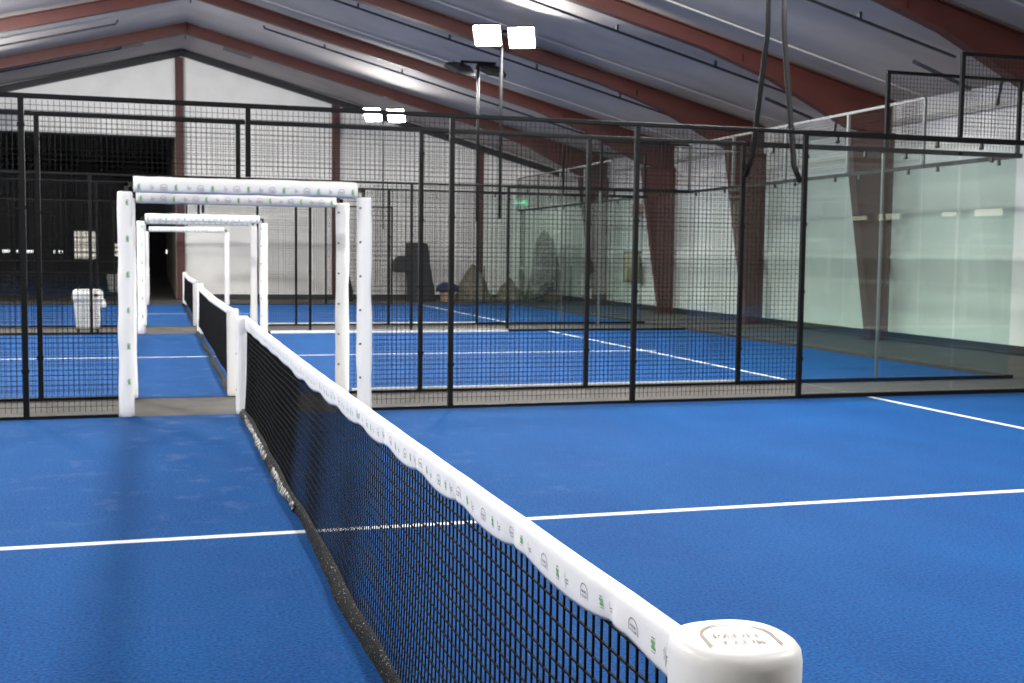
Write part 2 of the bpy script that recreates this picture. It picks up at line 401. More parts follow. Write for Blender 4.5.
for i in range(7):
    mb = MB(); mb.box(-8+i*2.19-.03, -8+i*2.19+.03, -.03, .03, 0, .95); mb.build('post', M['steel'], t)
t = thing('wall_lamp', 'small bright lamp on the partition seen through the innermost gateway', 'lamp', (OPX-.07, 66, 1.45))
mb = MB(); mb.box(-.05, .04, -.15, .15, -.05, .16); mb.build('lens', M['small'], t); mb = MB(); mb.box(.0, .06, -.2, .2, -.1, .2); mb.build('housing', M['trim'], t)

# ------------------------------------------------------------------ red steel portal frames
def ibeam_poly(mb, upper, lower, yc, fw=.2, web=.02, ft=.022):
    """web between two polylines in an x-z plane, with flanges along both"""
    n = len(upper)
    for i in range(n-1):
        a, b, c, d = upper[i], upper[i+1], lower[i+1], lower[i]
        vs = [(p[0], yc+s*web/2, p[1]) for s in (-1, 1) for p in (a, b, c, d)]
        mb.add(vs, [(0,1,2,3),(7,6,5,4),(0,4,5,1),(1,5,6,2),(2,6,7,3),(3,7,4,0)])
        for p, q in ((a, b), (d, c)):
            P = Vector((p[0], yc, p[1])); Q = Vector((q[0], yc, q[1]))
            if (P-Q).length > 1e-4: mb.bar(P, Q, fw, ft, up=(0,0,1) if abs(P.x-Q.x) > abs(P.z-Q.z) else (1,0,0))
FRLAB = {13.3: 'red steel roof frame nearest the camera, cut by the top right corner',
         18.3: 'red steel frame whose leg stands behind the right-hand glass wall',
         23.3: 'red steel frame, second back from the top right corner, left of the leaning lamp masts',
         28.3: 'red steel frame passing under the brightest floodlight pair, next but one from end wall',
         33.3: 'red steel frame nearest the white end wall, its peak in full view',
         8.3: 'red steel roof frame above the near court'}
def portal(y):
    t = thing('portal_frame', FRLAB[y], 'steel frame', (0, y, 0), group=None)
    for sx in (1, -1):
        up = [(sx*.0, RIDGE-.06), (sx*8.8, roof_z(8.8)-.06), (sx*10.2, roof_z(10.2)-.06), (sx*11.9, roof_z(11.9)-.06), (sx*12.86, roof_z(12.86)-.06)]
        lo = [(sx*.0, RIDGE-.34), (sx*8.8, roof_z(8.8)-.34), (sx*10.2, 4.92), (sx*11.88, 4.1), (sx*12.86, 3.95)]
        mb = MB(); ibeam_poly(mb, up, lo, 0)
        mb.bar((sx*9.6, 0, 5.35), (sx*9.6, 0, 5.2), .14, .012); mb.build('rafter', M['red'], t)
        mb = MB(); ibeam_poly(mb, [(sx*12.86, 4.0), (sx*12.86, 2.0), (sx*12.86, .02)], [(sx*11.9, 4.0), (sx*12.2, 2.0), (sx*12.5, .02)], 0, fw=.22)
        mb.bar((sx*11.93, 0, 4.0), (sx*12.86, 0, 4.0), .2, .03); mb.build('leg', M['redcol'], t)
        mb = MB(); mb.box(min(sx*12.4, sx*12.9), max(sx*12.4, sx*12.9), -.16, .16, 0, .025); mb.build('base_plate', M['redcol'], t)
    mb = MB(); mb.box(-.018, .018, -.1, .1, RIDGE-.48, RIDGE-.04); mb.build('ridge_plate', M['red'], t)
    return t
for y in (8.3, 13.3, 18.3, 23.3, 28.3, 33.3): portal(y)
for x, w_, lab in ((-.09, .26, 'dark red column beside the opening to the unlit hall'), (4.95, .26, 'dark red column in the middle of the right half of the end wall'), (9.98, .22, 'dark red column of the end wall nearest the right corner')):
    mb = MB(); top = roof_z(x)-.25
    mb.box(x-w_/2, x+w_/2, YEND-.17, YEND-.155, 0, top); mb.box(x-w_/2, x+w_/2, YEND-.105, YEND-.09, 0, top); mb.box(x-.012, x+.012, YEND-.155, YEND-.105, 0, top)
    mb.box(x-w_/2-.04, x+w_/2+.04, YEND-.2, YEND-.085, 0, .02)
    tag(mb.build('steel_column', M['redcol']), lab, 'column')
# dark conduits under the sheeting, mid bay
CL = {14.8: 'dark conduit under the roof between the two frames at top right', 19.8: 'dark conduit under the roof right of the brightest floodlights, running down towards the leaning masts',
      24.8: 'dark conduit under the roof ending behind the bright floodlight pair', 30.2: 'dark conduit under the roof in the last bay but one, left end hooked'}
for y, lab in CL.items():
    mb = MB(); x0 = 1.9
    mb.tube([(x0, y, roof_z(x0)-.06), (x0+.03, y, roof_z(x0)-.13), (x0+.1, y, roof_z(x0)-.15), (11.6, y, roof_z(11.6)-.15)], .026, 8)
    o = tag(mb.build('conduit', M['conduit'], smooth=True), lab, 'pipe')
    for x in (3.5, 5.6, 7.7, 9.8):
        b = MB(); b.box(x-.02, x+.02, y-.03, y+.03, roof_z(x)-.15, roof_z(x)-.01); b.build('hanger', M['conduit'], o)
for y, lab in ((31.0, 'dark conduit on the left roof slope in the bay before the last frame'), (34.9, 'dark conduit on the left roof slope close to the end wall')):
    mb = MB(); mb.tube([(-1.75, y, roof_z(1.75)-.06), (-1.8, y, roof_z(1.8)-.15), (-11, y, roof_z(11)-.15)], .026, 8)
    tag(mb.build('conduit', M['conduit'], smooth=True), lab, 'pipe')
for y, lab in ((15.6, 'dark stay bar below the roof, behind the mesh panel at top right'), (20.6, 'dark stay bar below the roof just right of the leaning masts')):
    t = thing('stay_bar', lab, 'bar', (12.0, y, 4.72))  # stay bar and drop rod set just under the roof, not a rail
    mb = MB(); mb.tube([(-.65, -.05, .17), (.62, .1, -.2)], .035, 8); mb.build('tube', M['conduit'], t, smooth=True)
    mb = MB(); mb.tube([(.85, -.45, .05), (.86, -.30, -.52)], .025, 8); mb.build('drop_rod', M['conduit'], t, smooth=True)
mb = MB(); mb.box(XW-.16, XW-.05, YBACK, YEND-.3, 4.17, 4.26); struct('trim_5', mb, M['batten'])

# ------------------------------------------------------------------ fences
PITCH = .0504
def panel_mesh(w, z0, z1, name='mesh_panel'):
    mb = MB(); nx = int(w/PITCH); nz = int((z1-z0)/PITCH); d = .0042
    for i in range(1, nx+1):
        x = w*i/(nx+1); mb.wire((x, .003, z0), (x, .003, z1), d)
    for j in range(1, nz+1):
        z = z0+(z1-z0)*j/(nz+1); mb.wire((0, -.002, z), (w, -.002, z), d)
    me = bpy.data.meshes.new(name); me.from_pydata(mb.v, [], mb.f); me.materials.append(M['wire']); return me
PW = S-.06
PANEL_FULL = panel_mesh(PW, .06, H3-.03); PANEL_TOP = panel_mesh(PW, 2.30, H3-.03); PANEL_LOW = panel_mesh(S-1.21-.03, .06, 2.29); PANEL_HIGH = panel_mesh(PW, H3+.05, H4-.03)
PANEL_BACK = panel_mesh(1.94, H3+.05, H4-.03)
def put(me, name, parent, loc, rz=0):
    o = bpy.data.objects.new(name, me); C.objects.link(o); o.parent = parent; o.location = loc; o.rotation_euler.z = rz; return o
def one_mesh(mb, name, m):
    me = bpy.data.meshes.new(name); me.from_pydata(mb.v, [], mb.f); me.materials.append(m); return me
b = MB(); b.box(-.025, .025, -.025, .025, 0, H3-.02)
for z in (.45, 1.2, 1.95, 2.7): b.box(-.034, .034, -.030, -.024, z-.018, z+.018)
POST = one_mesh(b, 'post', M['black'])
b = MB(); b.box(-.025, .025, -.025, .025, 2.29, H3-.02); SHORT = one_mesh(b, 'post', M['black'])
def fence(y, name_label, flip=1):
    t = thing('mesh_fence', name_label, 'fence', (0, y, 0))
    for k in (-3, -2, -1, 1, 2, 3): put(POST, 'post', t, (k*S, 0, 0))
    put(SHORT, 'post', t, (0, 0, 0))
    for k in (-3, -2, 1, 2): put(PANEL_FULL, 'mesh_panel', t, (k*S+.03, 0, 0))
    put(PANEL_TOP, 'mesh_panel', t, (-S+.03, 0, 0)); put(PANEL_TOP, 'mesh_panel', t, (.03, 0, 0))
    put(PANEL_LOW, 'mesh_panel', t, (-S+.03, 0, 0)); put(PANEL_LOW, 'mesh_panel', t, (1.21, 0, 0))
    mb = MB(); mb.box(-XM-.03, XM+.03, -.024, .024, H3-.022, H3+.022); mb.build('top_rail', M['black'], t, bevel=.006)
    for a, b_ in ((-XM+.03, -1.21), (1.21, XM-.03)):
        mb = MB(); mb.box(a, b_, -.022, .022, 0, .03); mb.build('bottom_rail', M['black'], t)
    return t
fence(Y1, 'black mesh fence on the far side of the near court, nearest of all')
fence(Y2, 'black mesh fence standing just behind the nearest one, along the middle court')
fence(Y3, 'black mesh fence on the far side of the middle court, by the white bin')
fence(Y4, 'black mesh fence on the near side of the farthest court')
fence(Y5, 'black mesh fence farthest back, in front of the end wall')

b = MB(); b.box(-.014, .014, -.018, .018, -.03, .02); b.tube([(0, -.02, -.04), (0, .02, -.04)], .02, 10); CLIP = one_mesh(b, 'clip', M['bracket'])
def side_glass(y, lab):
    t = thing('glass_wall', lab, 'glass wall', (XM, y, 0))
    for k in (0, 1):
        mb = MB(); mb.box(k*S+.034, (k+1)*S-.012, -.006, .006, .06, H3-.04); mb.build('glass_pane', M['glass'], t)
    mb = MB(); mb.box(.03, 2*S+.06, -.03, .03, H3-.035, H3+.025); mb.build('top_rail', M['black'], t)
    mb = MB(); mb.box(.03, 2*S+.06, -.03, .03, 0, .045); mb.build('bottom_rail', M['black'], t)
    put(PANEL_HIGH, 'mesh_panel', t, (S+.03, 0, 0))
    mb = MB(); mb.box(S-.03, 2*S+.03, -.02, .02, H4-.03, H4+.01); mb.build('upper_rail', M['black'], t)
    for k in (1, 2):
        mb = MB(); mb.box(k*S-.025, k*S+.025, -.02, .02, H3+.03, H4-.03); mb.build('upper_post', M['steel' if k == 1 else 'black'], t)
    if y != Y1: mb = MB(); mb.box(S-.016, S+.016, .03, .06, 0, H3-.04); mb.build('back_post', M['galv'], t)
    for x in (.4, S-.3, S+.3, 2*S-.4): put(CLIP, 'clip', t, (x, 0, H3-.05))
    return t
side_glass(Y1, 'clear glass side wall of the near court, at the right edge')
side_glass(Y2, 'clear glass side wall of the middle court, between tall mesh panel and its corner')
side_glass(Y3, 'clear glass side wall on the far side of the middle court')
side_glass(Y4, 'clear glass side wall on the near side of the farthest court')
def back_glass(y0, lab, tall_from):
    t = thing('glass_wall', lab, 'glass wall', (XE, y0, 0))
    st = 2.0
    for k in range(5):
        mb = MB(); mb.box(-.006, .006, k*st+.012, (k+1)*st-.012, .06, H3-.04); mb.build('glass_pane', M['glass'], t)
        for u in (.35, 1.65): put(CLIP, 'clip', t, (0, k*st+u, H3-.05), PI/2)
        if k >= tall_from: put(PANEL_BACK, 'mesh_panel', t, (0, k*st+.03, 0), PI/2)
    for k in range(tall_from, 6):
        mb = MB(); mb.box(-.022, .022, k*st-.022, k*st+.022, H3+.02, H4); mb.build('upper_post', M['galv'], t)
    mb = MB(); mb.box(-.03, .03, .03, 10-.03, H3-.035, H3+.02); mb.build('top_rail', M['black'], t)
    mb = MB(); mb.box(-.04, .04, 0, 10, 0, .05); mb.build('bottom_rail', M['concrete'], t)
    mb = MB(); mb.box(-.02, .02, tall_from*st, 10, H4-.015, H4+.025); mb.build('upper_rail', M['galv'], t)
    return t
back_glass(Y2, 'clear glass back wall of the middle court, running away along the right', 1)
back_glass(Y4, 'clear glass back wall of the farthest court, at its right end', 1)

# ------------------------------------------------------------------ padded gateways
def pad_ring(cx, cy, z, hx, hy, n=18, seed=0, amp=.006):
    out = []
    for k in range(n):
        a = 2*PI*k/n; c, s = math.cos(a), math.sin(a)
        r = 1/((abs(c)**3.2 + abs(s)**3.2)**(1/3.2)); w = 1 + amp/hx*noise.noise((c*1.3+seed, s*1.3, z*3))
        out.append((cx+hx*r*c*w, cy+hy*r*s*w, z))
    return out
def upright(x, seed, t, ticks=True):
    mb = MB(); zs = [0.004, .012] + [.05+i*.07 for i in range(29)] + [2.09, 2.115, 2.12]
    rings = []
    for z in zs:
        k = .86 if z in (.004, 2.12) else (.95 if z in (.012, 2.115) else 1)
        rings.append(pad_ring(x, 0, z, .071*k, .071*k, seed=seed, amp=.012))
    mb.loft(rings); return mb.build('post_pad', M['pad'], t, smooth=True)
def gateway(y, lab, near, prints, seed, bz=2.19):
    t = thing('padded_gateway', lab, 'gateway', (0, y, 0))
    for sx in (-1, 1):
        up = upright(sx*1.127, seed+sx, t)
        if prints:
            for k in range(6):
                z0 = .34+k*.335
                if sx > 0: mark(up, [(rect2d(-.1, .25, -.16, .16), 0)], lambda u, v: (sx*1.127-.058+u, -.0775, z0+v), .06)
                else: mark(up, green_logo(), lambda u, v: (sx*1.127+.02+u, -.0785, z0+v), .06)
        b_ = MB(); b_.bar((sx*1.115, 0, 2.10), (sx*1.115, 0, bz+.015), .03, .035); b_.bar((sx*1.13, 0, bz), (sx*1.03, 0, bz), .03, .035); b_.build('bracket', M['bracket'], t)
    mb = MB(); rings = []
    xs = [-1.05, -1.045] + [-1.0+i*.1 for i in range(21)] + [1.045, 1.05]
    for x in xs:
        k = .85 if abs(x) > 1.046 else (.95 if abs(x) > 1.04 else 1)
        rings.append([(x, p[0], p[1]) for p in [(q[0], q[1]) for q in pad_ring(0, bz, x*1.7+seed, .075*k, .075*k, seed=seed+5, amp=.010)]])
    mb.loft(rings, cap=True); beam = mb.build('beam_pad', M['pad'], t, smooth=True, fix=True)
    i = 0; x = -1.0
    while x < 1.0:
        lg = (green_logo(), bars_logo(), arch_logo())[i % 3]; i += 1
        mark(beam, lg, lambda u, v: (x+u, -.0835, bz-.028+v), .06); x += .111
    return t
gateway(Y1, 'white padded gateway with printed marks, nearest and largest', True, True, 1)
gateway(Y2, 'white padded gateway close behind the nearest one, its beam just below', False, True, 9, 2.145)
gateway(Y3, 'white padded gateway at the far side of the middle court', False, True, 17)
gateway(Y4, 'white padded gateway just behind the one at the far side of the middle court', False, False, 25)
gateway(Y5, 'white padded gateway smallest and farthest, before the end wall', False, False, 33)

# ------------------------------------------------------------------ nets
FOLDS = [-.15, .42, 1.05, 1.62, 2.15, 2.72, 3.3, 4.0, 4.6, 5.3, 6.0, 6.9, 7.7, 8.5, 9.3, 10.1]
NX = -.012
def net_top(y): return .955 - .0016*(25-(y-5)**2)*.6
def tape_bottom(y, k_detail=1):
    for a, b_ in zip(FOLDS, FOLDS[1:]):
        if a <= y < b_:
            u = (y-a)/(b_-a); return .888 - .010*min(y, 5.5) - .028*math.sin(PI*u)**.75*(1 if y < 6 else .5)
    return .85
def crease(y):
    d = 0
    for f in FOLDS: d += math.exp(-((y-f)/.03)**2) - .6*math.exp(-((y-f-.07)/.04)**2)
    return d
PROF = [(0, .0), (.02, .42), (.06, .72), (.12, .9), (.2, .98), (.3, 1.0), (.5, .96), (.7, .9), (.88, .84), (1, .6)]
def tape_pt(y, t, side=-1, lift=0):
    zt, zb = net_top(y), tape_bottom(y)
    for (t0, h0), (t1, h1) in zip(PROF, PROF[1:]):
        if t <= t1 or t1 == 1: h = h0+(h1-h0)*(t-t0)/(t1-t0); break
    hx = .019*h + lift + .014*crease(y)*max(0, t-.2)
    return (NX+side*hx, y, zt-(zt-zb)*t)
def net_mesh(mb, y0, y1, pitch, d, detail):
    ny = int((y1-y0)/pitch); zlow = .058
    lev = int((.86-zlow)/pitch)
    sag = lambda y, z: (.006*math.sin(y*1.7)+.004*math.sin(y*5+z*2))*(1-z)
    for i in range(ny+1):
        y = y0+(y1-y0)*i/ny; zt = tape_bottom(y)+.03
        pts = [(NX+sag(y, z)-.02*(1-z/.9)**3, y, z) for z in ([zt]+[zlow+pitch*j for j in range(lev, -1, -4 if not detail else -2)])]
        for a, b_ in zip(pts, pts[1:]): mb.wire(a, b_, d, 4)
    step = 1 if detail else 3
    for j in range(lev+2):
        z = zlow+pitch*j
        pts = [(NX+sag(y, z)-.02*(1-z/.9)**3, y, z+(.004*math.sin(y*3+j) if detail else 0)) for y in [y0+(y1-y0)*i/ny for i in range(0, ny+1, step)]]
        for a, b_ in zip(pts, pts[1:]):
            if z < tape_bottom(a[1])+.02: mb.wire(a, b_, d, 4)
    if detail:                                                       # knots
        for i in range(ny+1):
            y = y0+(y1-y0)*i/ny
            if y > 3.2: break
            for j in range(lev+1):
                z = zlow+pitch*j; zz = z+.004*math.sin(y*3+j); k = d*.95
                x = NX+sag(y, z)-.02*(1-z/.9)**3
                mb.add([(x-k,y,zz),(x+k,y,zz),(x,y-k,zz),(x,y+k,zz),(x,y,zz-k),(x,y,zz+k)], [(0,2,5),(2,1,5),(1,3,5),(3,0,5),(2,0,4),(1,2,4),(3,1,4),(0,3,4)])
def make_net(lab, yoff, detail):
    t = thing('court_net', lab, 'net', (0 if detail else -.05, yoff, 0), .0012 if detail else .002)
    y0, y1 = (.147 if detail else .1), 9.895
    mb = MB(); net_mesh(mb, y0, y1, .0445, .0050, detail); mb.build('net_mesh', M['cord'], t)
    ys = [y0+i*.02 for i in range(int((y1-y0)/.02)+1)] if detail else [y0+i*.1 for i in range(99)]
    ts = [p[0] for p in PROF]; rings = []
    for y in ys:
        rings.append([tape_pt(y, q, -1) for q in reversed(ts)] + [tape_pt(y, q, 1) for q in ts[1:]])
    mb = MB(); mb.loft(rings); band = mb.build('top_tape', M['tape'], t, smooth=True)
    if detail:
        y = .345; arch, gr, br = arch_logo(), green_logo(), bars_logo()
        def place(lg, yc, sc_, tc):
            h = net_top(yc)-tape_bottom(yc)
            mark(band, lg, lambda u, v: tape_pt(yc-u, min(.97, max(.15, tc - v/.11)), -1, .0016), sc_)
        while y < 9.7:
            place(arch, y, .040, .55); place(gr, y-.088, .036, .55); place(br, y-.140, .042, .58); y += .253
    # hem lying on the turf
    rings = []; n = 300 if detail else 50
    for i in range(n+1):
        y = y0+(y1-y0)*i/n; w = .05+.018*math.sin(y*2.1)+.01*noise.noise((y*4, 0, 0)); bx = NX-.022+.006*math.sin(y*1.7)+.004*math.sin(y*5); w *= .7
        rings.append([(bx+.012, y, .004), (bx+.016, y, .05+.012*noise.noise((y*5, 2, 0))), (bx-.0, y, .07+.010*math.sin(y*3)), (bx-.02, y, .06), (bx-w*.8, y, .038+.012*noise.noise((y*6, 5, 0))), (bx-w-.005, y, .010), (bx-w, y, .003)])
    mb = MB(); mb.loft(rings); hem = mb.build('bottom_hem', M['hem'], t, smooth=True)
    if detail:
        rings = []
        for i in range(140):
            y = 5.5+i*.031; a = .5+.5*math.sin(y*2.6)
            w = .018+.03*max(0, noise.noise((y*2.2, 7, 0))+.35); bx = NX-.04
            rings.append([(bx, y, .05+.02*noise.noise((y*9, 1, 0))), (bx-w*.45, y, .055+.02*noise.noise((y*8, 3, 2))), (bx-w, y, .022+.012*noise.noise((y*7, 9, 2))), (bx-w*1.05, y, .006), (bx-w*.4, y, .02), (bx, y, .03)])
        mb = MB(); mb.loft(rings); o = mb.build('loose_sheeting', M['crumple'], hem, smooth=True); o['label'] = 'crumpled pale grey sheeting on the hem'
    return t
make_net('black court net with white printed tape, in the foreground', 0, True)
make_net('black court net with white tape across the middle court', Y2, False)
make_net('black court net with white tape across the farthest court', Y4, False)

def net_post(y, lab, sgn, h=.955, hx=.062, seed=0):
    t = thing('net_post', lab, 'post', (-.064, y, 0))
    mb = MB(); zs = [.003, .012]+[.05+.06*i for i in range(int((h-.12)/.06))]+[h-.03, h-.008, h]
    rings = []
    for i, z in enumerate(zs):
        k = {0: .88, 1: .96, len(zs)-2: .95, len(zs)-1: .8}.get(i, 1)
        rings.append(pad_ring(0, 0, z, hx*k, hx*k, seed=seed, amp=.006))
    mb.loft(rings); mb.build('post_pad', M['pad'], t, smooth=True)
    mb = MB()
    for z in (h*.25, h*.62): mb.box(-hx*1.0, -hx*.9, -.03, .03, z-.012, z+.012)
    mb.build('strap_mark', M['ink_light'], t)
    return t
net_post(Y1-.02, 'white padded net post at the far end of the foreground net', 1, seed=3)
net_post(Y2+.03, 'white padded net post right behind the foreground net\'s far post', -1, seed=4)
net_post(Y3-.03, 'white padded net post at the far end of the middle court net', 1, seed=5)
net_post(Y4+.03, 'white padded net post at the near end of the farthest net', -1, seed=6)
net_post(Y5-.03, 'white padded net post at the far end of the farthest net', 1, seed=7)

# the near post, big in the bottom right of the view
t = thing('net_post', 'white padded net post with round printed top, closest to the camera', 'post', (.013, .045, 0))
HP = .984
def near_ring(z, r, n=48, wob=.0):
    out = []
    for k in range(n):
        a = 2*PI*k/n; c, s = math.cos(a), math.sin(a); q = 1/((abs(c)**2.5+abs(s)**2.5)**(1/2.5))
        f = 1+wob*noise.noise((c*2.2, s*2.2, z*5))+wob*.6*noise.noise((c*6, s*6, z*2))
        out.append((r*q*c*f, r*q*s*f*1.0, z))
    return out
mb = MB()
mb.loft([near_ring(z, r, wob=.03) for z, r in ((.003, .080), (.01, .083), (.2, .084), (.45, .083), (.7, .082), (.85, .081), (.90, .078), (.915, .076))])
mb.build('post_pad', M['pad'], t, smooth=True)
mb = MB()
mb.loft([near_ring(z, r, wob=w) for z, r, w in ((HP+a, r, w) for a, r, w in ((-.123, .092, .03), (-.113, .0955, .03), (-.058, .0985, .016), (-.026, .0985, .008), (-.012, .096, .005), (-.004, .090, .003), (-.001, .080, .001), (0, .060, 0), (0, .03, 0), (0, .004, 0)))])
cap = mb.build('top_cap', M['pad'], t, smooth=True)
p = MB(); ang = math.radians(-9)
ex = Vector((math.cos(ang), math.sin(ang), 0)); ey = Vector((-math.sin(ang), math.cos(ang), 0)); ctr = Vector((.002, -.006, HP+.0016))
put_logo(p, arch_logo(.05, PADEL_BOLD, CLUB_BOLD), lambda u, v: ctr+ex*u*1.0+ey*v*1.0, .112)
p.build('print', [M['ink_light'], M['green']], cap)

# ------------------------------------------------------------------ floodlight masts
def head(mb_body, mb_lens, c, d):
    """housing and lens of one LED floodlight, c = centre of lens, d = facing"""
    d = Vector(d).normalized(); up = Vector((0,0,1)); r = d.cross(up).normalized(); u = r.cross(d)
    c = Vector(c); W, Hh = .25, .22
    q = lambda a, b_, e: c + r*a + u*b_ + d*e
    mb_lens.add([q(-W, -Hh, 0), q(W, -Hh, 0), q(W, Hh, 0), q(-W, Hh, 0)], [(0,1,2,3)])
    vs = [q(-W-.02, -Hh-.02, -.008), q(W+.02, -Hh-.02, -.008), q(W+.02, Hh+.02, -.008), q(-W-.02, Hh+.02, -.008), q(-W*.8, -Hh*.8, -.075), q(W*.8, -Hh*.8, -.075), q(W*.8, Hh*.8, -.075), q(-W*.8, Hh*.8, -.075)]
    mb_body.add(vs, [(0,1,2,3),(7,6,5,4),(0,4,5,1),(1,5,6,2),(2,6,7,3),(3,7,4,0)])
    for a, b_ in (((-W-.012, -Hh-.012), (W+.012, -Hh-.012)), ((W+.012, -Hh-.012), (W+.012, Hh+.012)), ((W+.012, Hh+.012), (-W-.012, Hh+.012)), ((-W-.012, Hh+.012), (-W-.012, -Hh-.012))):
        mb_body.bar(q(*a, .03), q(*b_, .03), .014, .072, up=d)
    for k in range(-3, 4): mb_body.bar(q(k*.057, -Hh*.7, -.09), q(k*.045, Hh*.7, -.09), .008, .04, up=d)
def mast(pts, facing, lab, lit, r=.032, inward=1, dz=-.60):
    t = thing('floodlight_mast', lab, 'floodlight', pts[0])
    o = Vector(pts[0]); P = [Vector(q)-o for q in pts]; top = P[-1]
    mb = MB(); mb.tube(P, r, 10); mb.build('pole', M['steel'], t, smooth=True)
    mb = MB(); mb.bar(top+Vector((-.40, 0, 0)), top+Vector((.40, 0, 0)), .05, .05); mb.build('crossarm', M['steel'], t)
    for s in (-1, 1):
        b_, l_ = MB(), MB(); d = Vector((-.30*inward, .64*facing, dz))
        head(b_, l_, top+Vector((s*.36, .22*facing, -.12)), d)
        b_.bar(top+Vector((s*.36, 0, 0)), top+Vector((s*.36, .16*facing, -.06)), .03, .04)
        h_ = b_.build('lamp_head', M['lamp_body'], t)
        l_.build('lens', M[lit] if lit else M['lens'], h_)
    return t
def brackets(x, y, dy): pass
MX = 5.78
mast([(XM-.02, Y1+.06, .05), (XM-.02, Y1+.06, .1)][:0] + [(XM-.02, Y1+.056, 2.42), (XM-.05, Y1+.15, 2.6), (XM-.03, Y1+.50, 4.2), (XM-.03, Y1+.52, 6.0)], -1, 'leaning dark lamp mast hooked to the nearest fence, right-hand one of the pair', 'lit')
mast([(XM, Y2-.056, 2.56), (XM+.05, Y2-.12, 2.78), (XM+.05, Y2-.42, 4.2), (XM+.05, Y2-.44, 5.85)], 1, 'leaning dark lamp mast with bent foot, left-hand one of the crossing pair', 'lit')
mast([(MX+.1, Y3+.08, 2.3), (MX+.1, Y3+.08, 6.08)], -1, 'lamp mast with the brightest pair of floodlights', 'lit')
mast([(6.0, Y4-.09, 2.3), (6.0, Y4-.09, 5.80)], 1, 'lamp mast with dark housings seen from behind, left of the brightest lights', 'lit', dz=-1.6)
mast([(MX+.0, Y5+.08, 2.3), (MX+.0, Y5+.08, 5.87)], -1, 'lamp mast with the smaller bright pair of floodlights by the end wall', 'lit_far', r=.025)
# the same masts along the left side and at the near end of the near court
mast([(-MX, Y1+.08, 2.3), (-MX, Y1+.08, 5.85)], -1, 'lamp mast on the left side of the near court fence', 'lit_far', inward=-1)
mast([(-MX, Y2-.08, 2.3), (-MX, Y2-.08, 5.85)], 1, 'lamp mast on the left side of the middle court', 'lit', inward=-1)
mast([(-MX, Y3+.08, 2.3), (-MX, Y3+.08, 5.85)], -1, 'lamp mast left of the far fence of the middle court', 'lit', inward=-1)
mast([(-MX, Y4-.08, 2.3), (-MX, Y4-.08, 5.75)], 1, 'lamp mast left of the near fence of the farthest court', 'lit', inward=-1)
mast([(-MX, Y5+.08, 2.3), (-MX, Y5+.08, 5.75)], -1, 'lamp mast at the left end of the farthest fence', 'lit', inward=-1)
mast([(MX, -.08, .02), (MX, -.08, 5.85)], 1, 'lamp mast behind the camera on the right side', 'lit')
mast([(-MX, -.08, .02), (-MX, -.08, 5.85)], 1, 'lamp mast behind the camera on the left side', 'lit_far', inward=-1)

# lit windows on the right wall near the viewer; they show as reflections in the glass
for i, (y0, y1, z0, z1) in enumerate(((4.2, 4.9, 2.34, 2.46), (3.3, 3.8, 2.36, 2.44))):
    mb = MB(); mb.box(XW-.16, XW-.13, y0, y1, z0, z1); w = struct('window_%d' % (3+i), mb, M['warm'])
    mb = MB(); mb.box(XW-.15, XW-.0, y0-.05, y1+.05, z0-.05, z0); mb.box(XW-.15, XW-.0, y0-.05, y1+.05, z1, z1+.05); mb.box(XW-.15, XW-.0, y0-.05, y0, z0, z1); mb.box(XW-.15, XW-.0, y1, y1+.05, z0, z1); mb.build('window_frame', M['trim'], w)

# ------------------------------------------------------------------ small things
def bin_(x, y, s, lab, leg=True):
    t = thing('waste_bin', lab, 'bin', (x, y, 0), group=None)
    def ring(z, hx, hy):
        return [(q[0], q[1], z) for q in pad_ring(0, 0, z, hx, hy, n=24, amp=0)]
    z0 = .09 if leg else .0
    mb = MB(); mb.loft([ring(z0+z*s, a*s, a*.8*s) for z, a in ((0, .205), (.02, .215), (.3, .235), (.5, .25), (.6, .255), (.61, .24))]); mb.build('body', M['bin'], t, smooth=True)
    mb = MB(); mb.loft([ring(z0+z*s, a*s, a*.82*s) for z, a in ((.52, .262), (.54, .278), (.66, .285), (.72, .275), (.755, .25), (.76, .2))]); mb.build('lid', M['bin'], t, smooth=True)
    mb = MB(); mb.loft([[(x_, y_, z0+z*s) for x_, y_ in ((.24*s, -.1*s), (w*s, -.08*s), (w*s, .08*s), (.24*s, .1*s))] for z, w in ((.42, .33), (.47, .345), (.56, .31), (.6, .27))]); mb.build('handle', M['bin'], t)
    mb = MB(); mb.box(.13*s, .2*s, -.24*s, -.225*s, z0+.63*s, z0+.68*s); mb.build('tag', M['hole'], t)
    if leg:
        mb = MB(); mb.box(.15, .2, -.08, -.03, 0, z0+.02); mb.box(-.2, -.15, .05, .1, 0, z0+.02); mb.box(-.2, .2, .0, .05, .07, z0+.01); mb.build('stand', M['bracket'], t)
bin_(-2.10, Y3+.38, .97, 'white plastic waste bin behind the mesh left of the gateway, nearer one')
bin_(-2.42, 45.2, .86, 'white plastic waste bin far back, half hidden by the left gate pad', leg=False)

# tall covered machine by the end wall
t = thing('covered_machine', 'tall dark covered machine with a side box, by the end wall', 'machine', (7.35, 36.4, 0))
mb = MB(); mb.loft([[(x_*w+.06+dx, y_*.34, z) for x_, y_ in ((-1,-1),(-.2,-1.1),(1,-1),(1.05,0),(1,1),(-.2,1.05),(-1,1),(-1.05,0))] for z, w, dx in ((0, .42, .12), (.4, .40, .1), (.9, .36, .04), (1.4, .33, 0), (1.75, .33, -.03), (1.88, .31, -.04), (1.93, .22, -.05))])
mb.build('body', M['tarp'], t)
mb = MB(); mb.loft([[(x_*w-.5+dx, y_*.3, z) for x_, y_ in ((-1,-1),(1,-1),(1,1),(-1,1))] for z, w, dx in ((.95, .22, .05), (1.02, .28, 0), (1.28, .26, .02), (1.46, .2, .08), (1.5, .1, .1))]); mb.build('side_box', M['tarp'], t, bevel=.03)
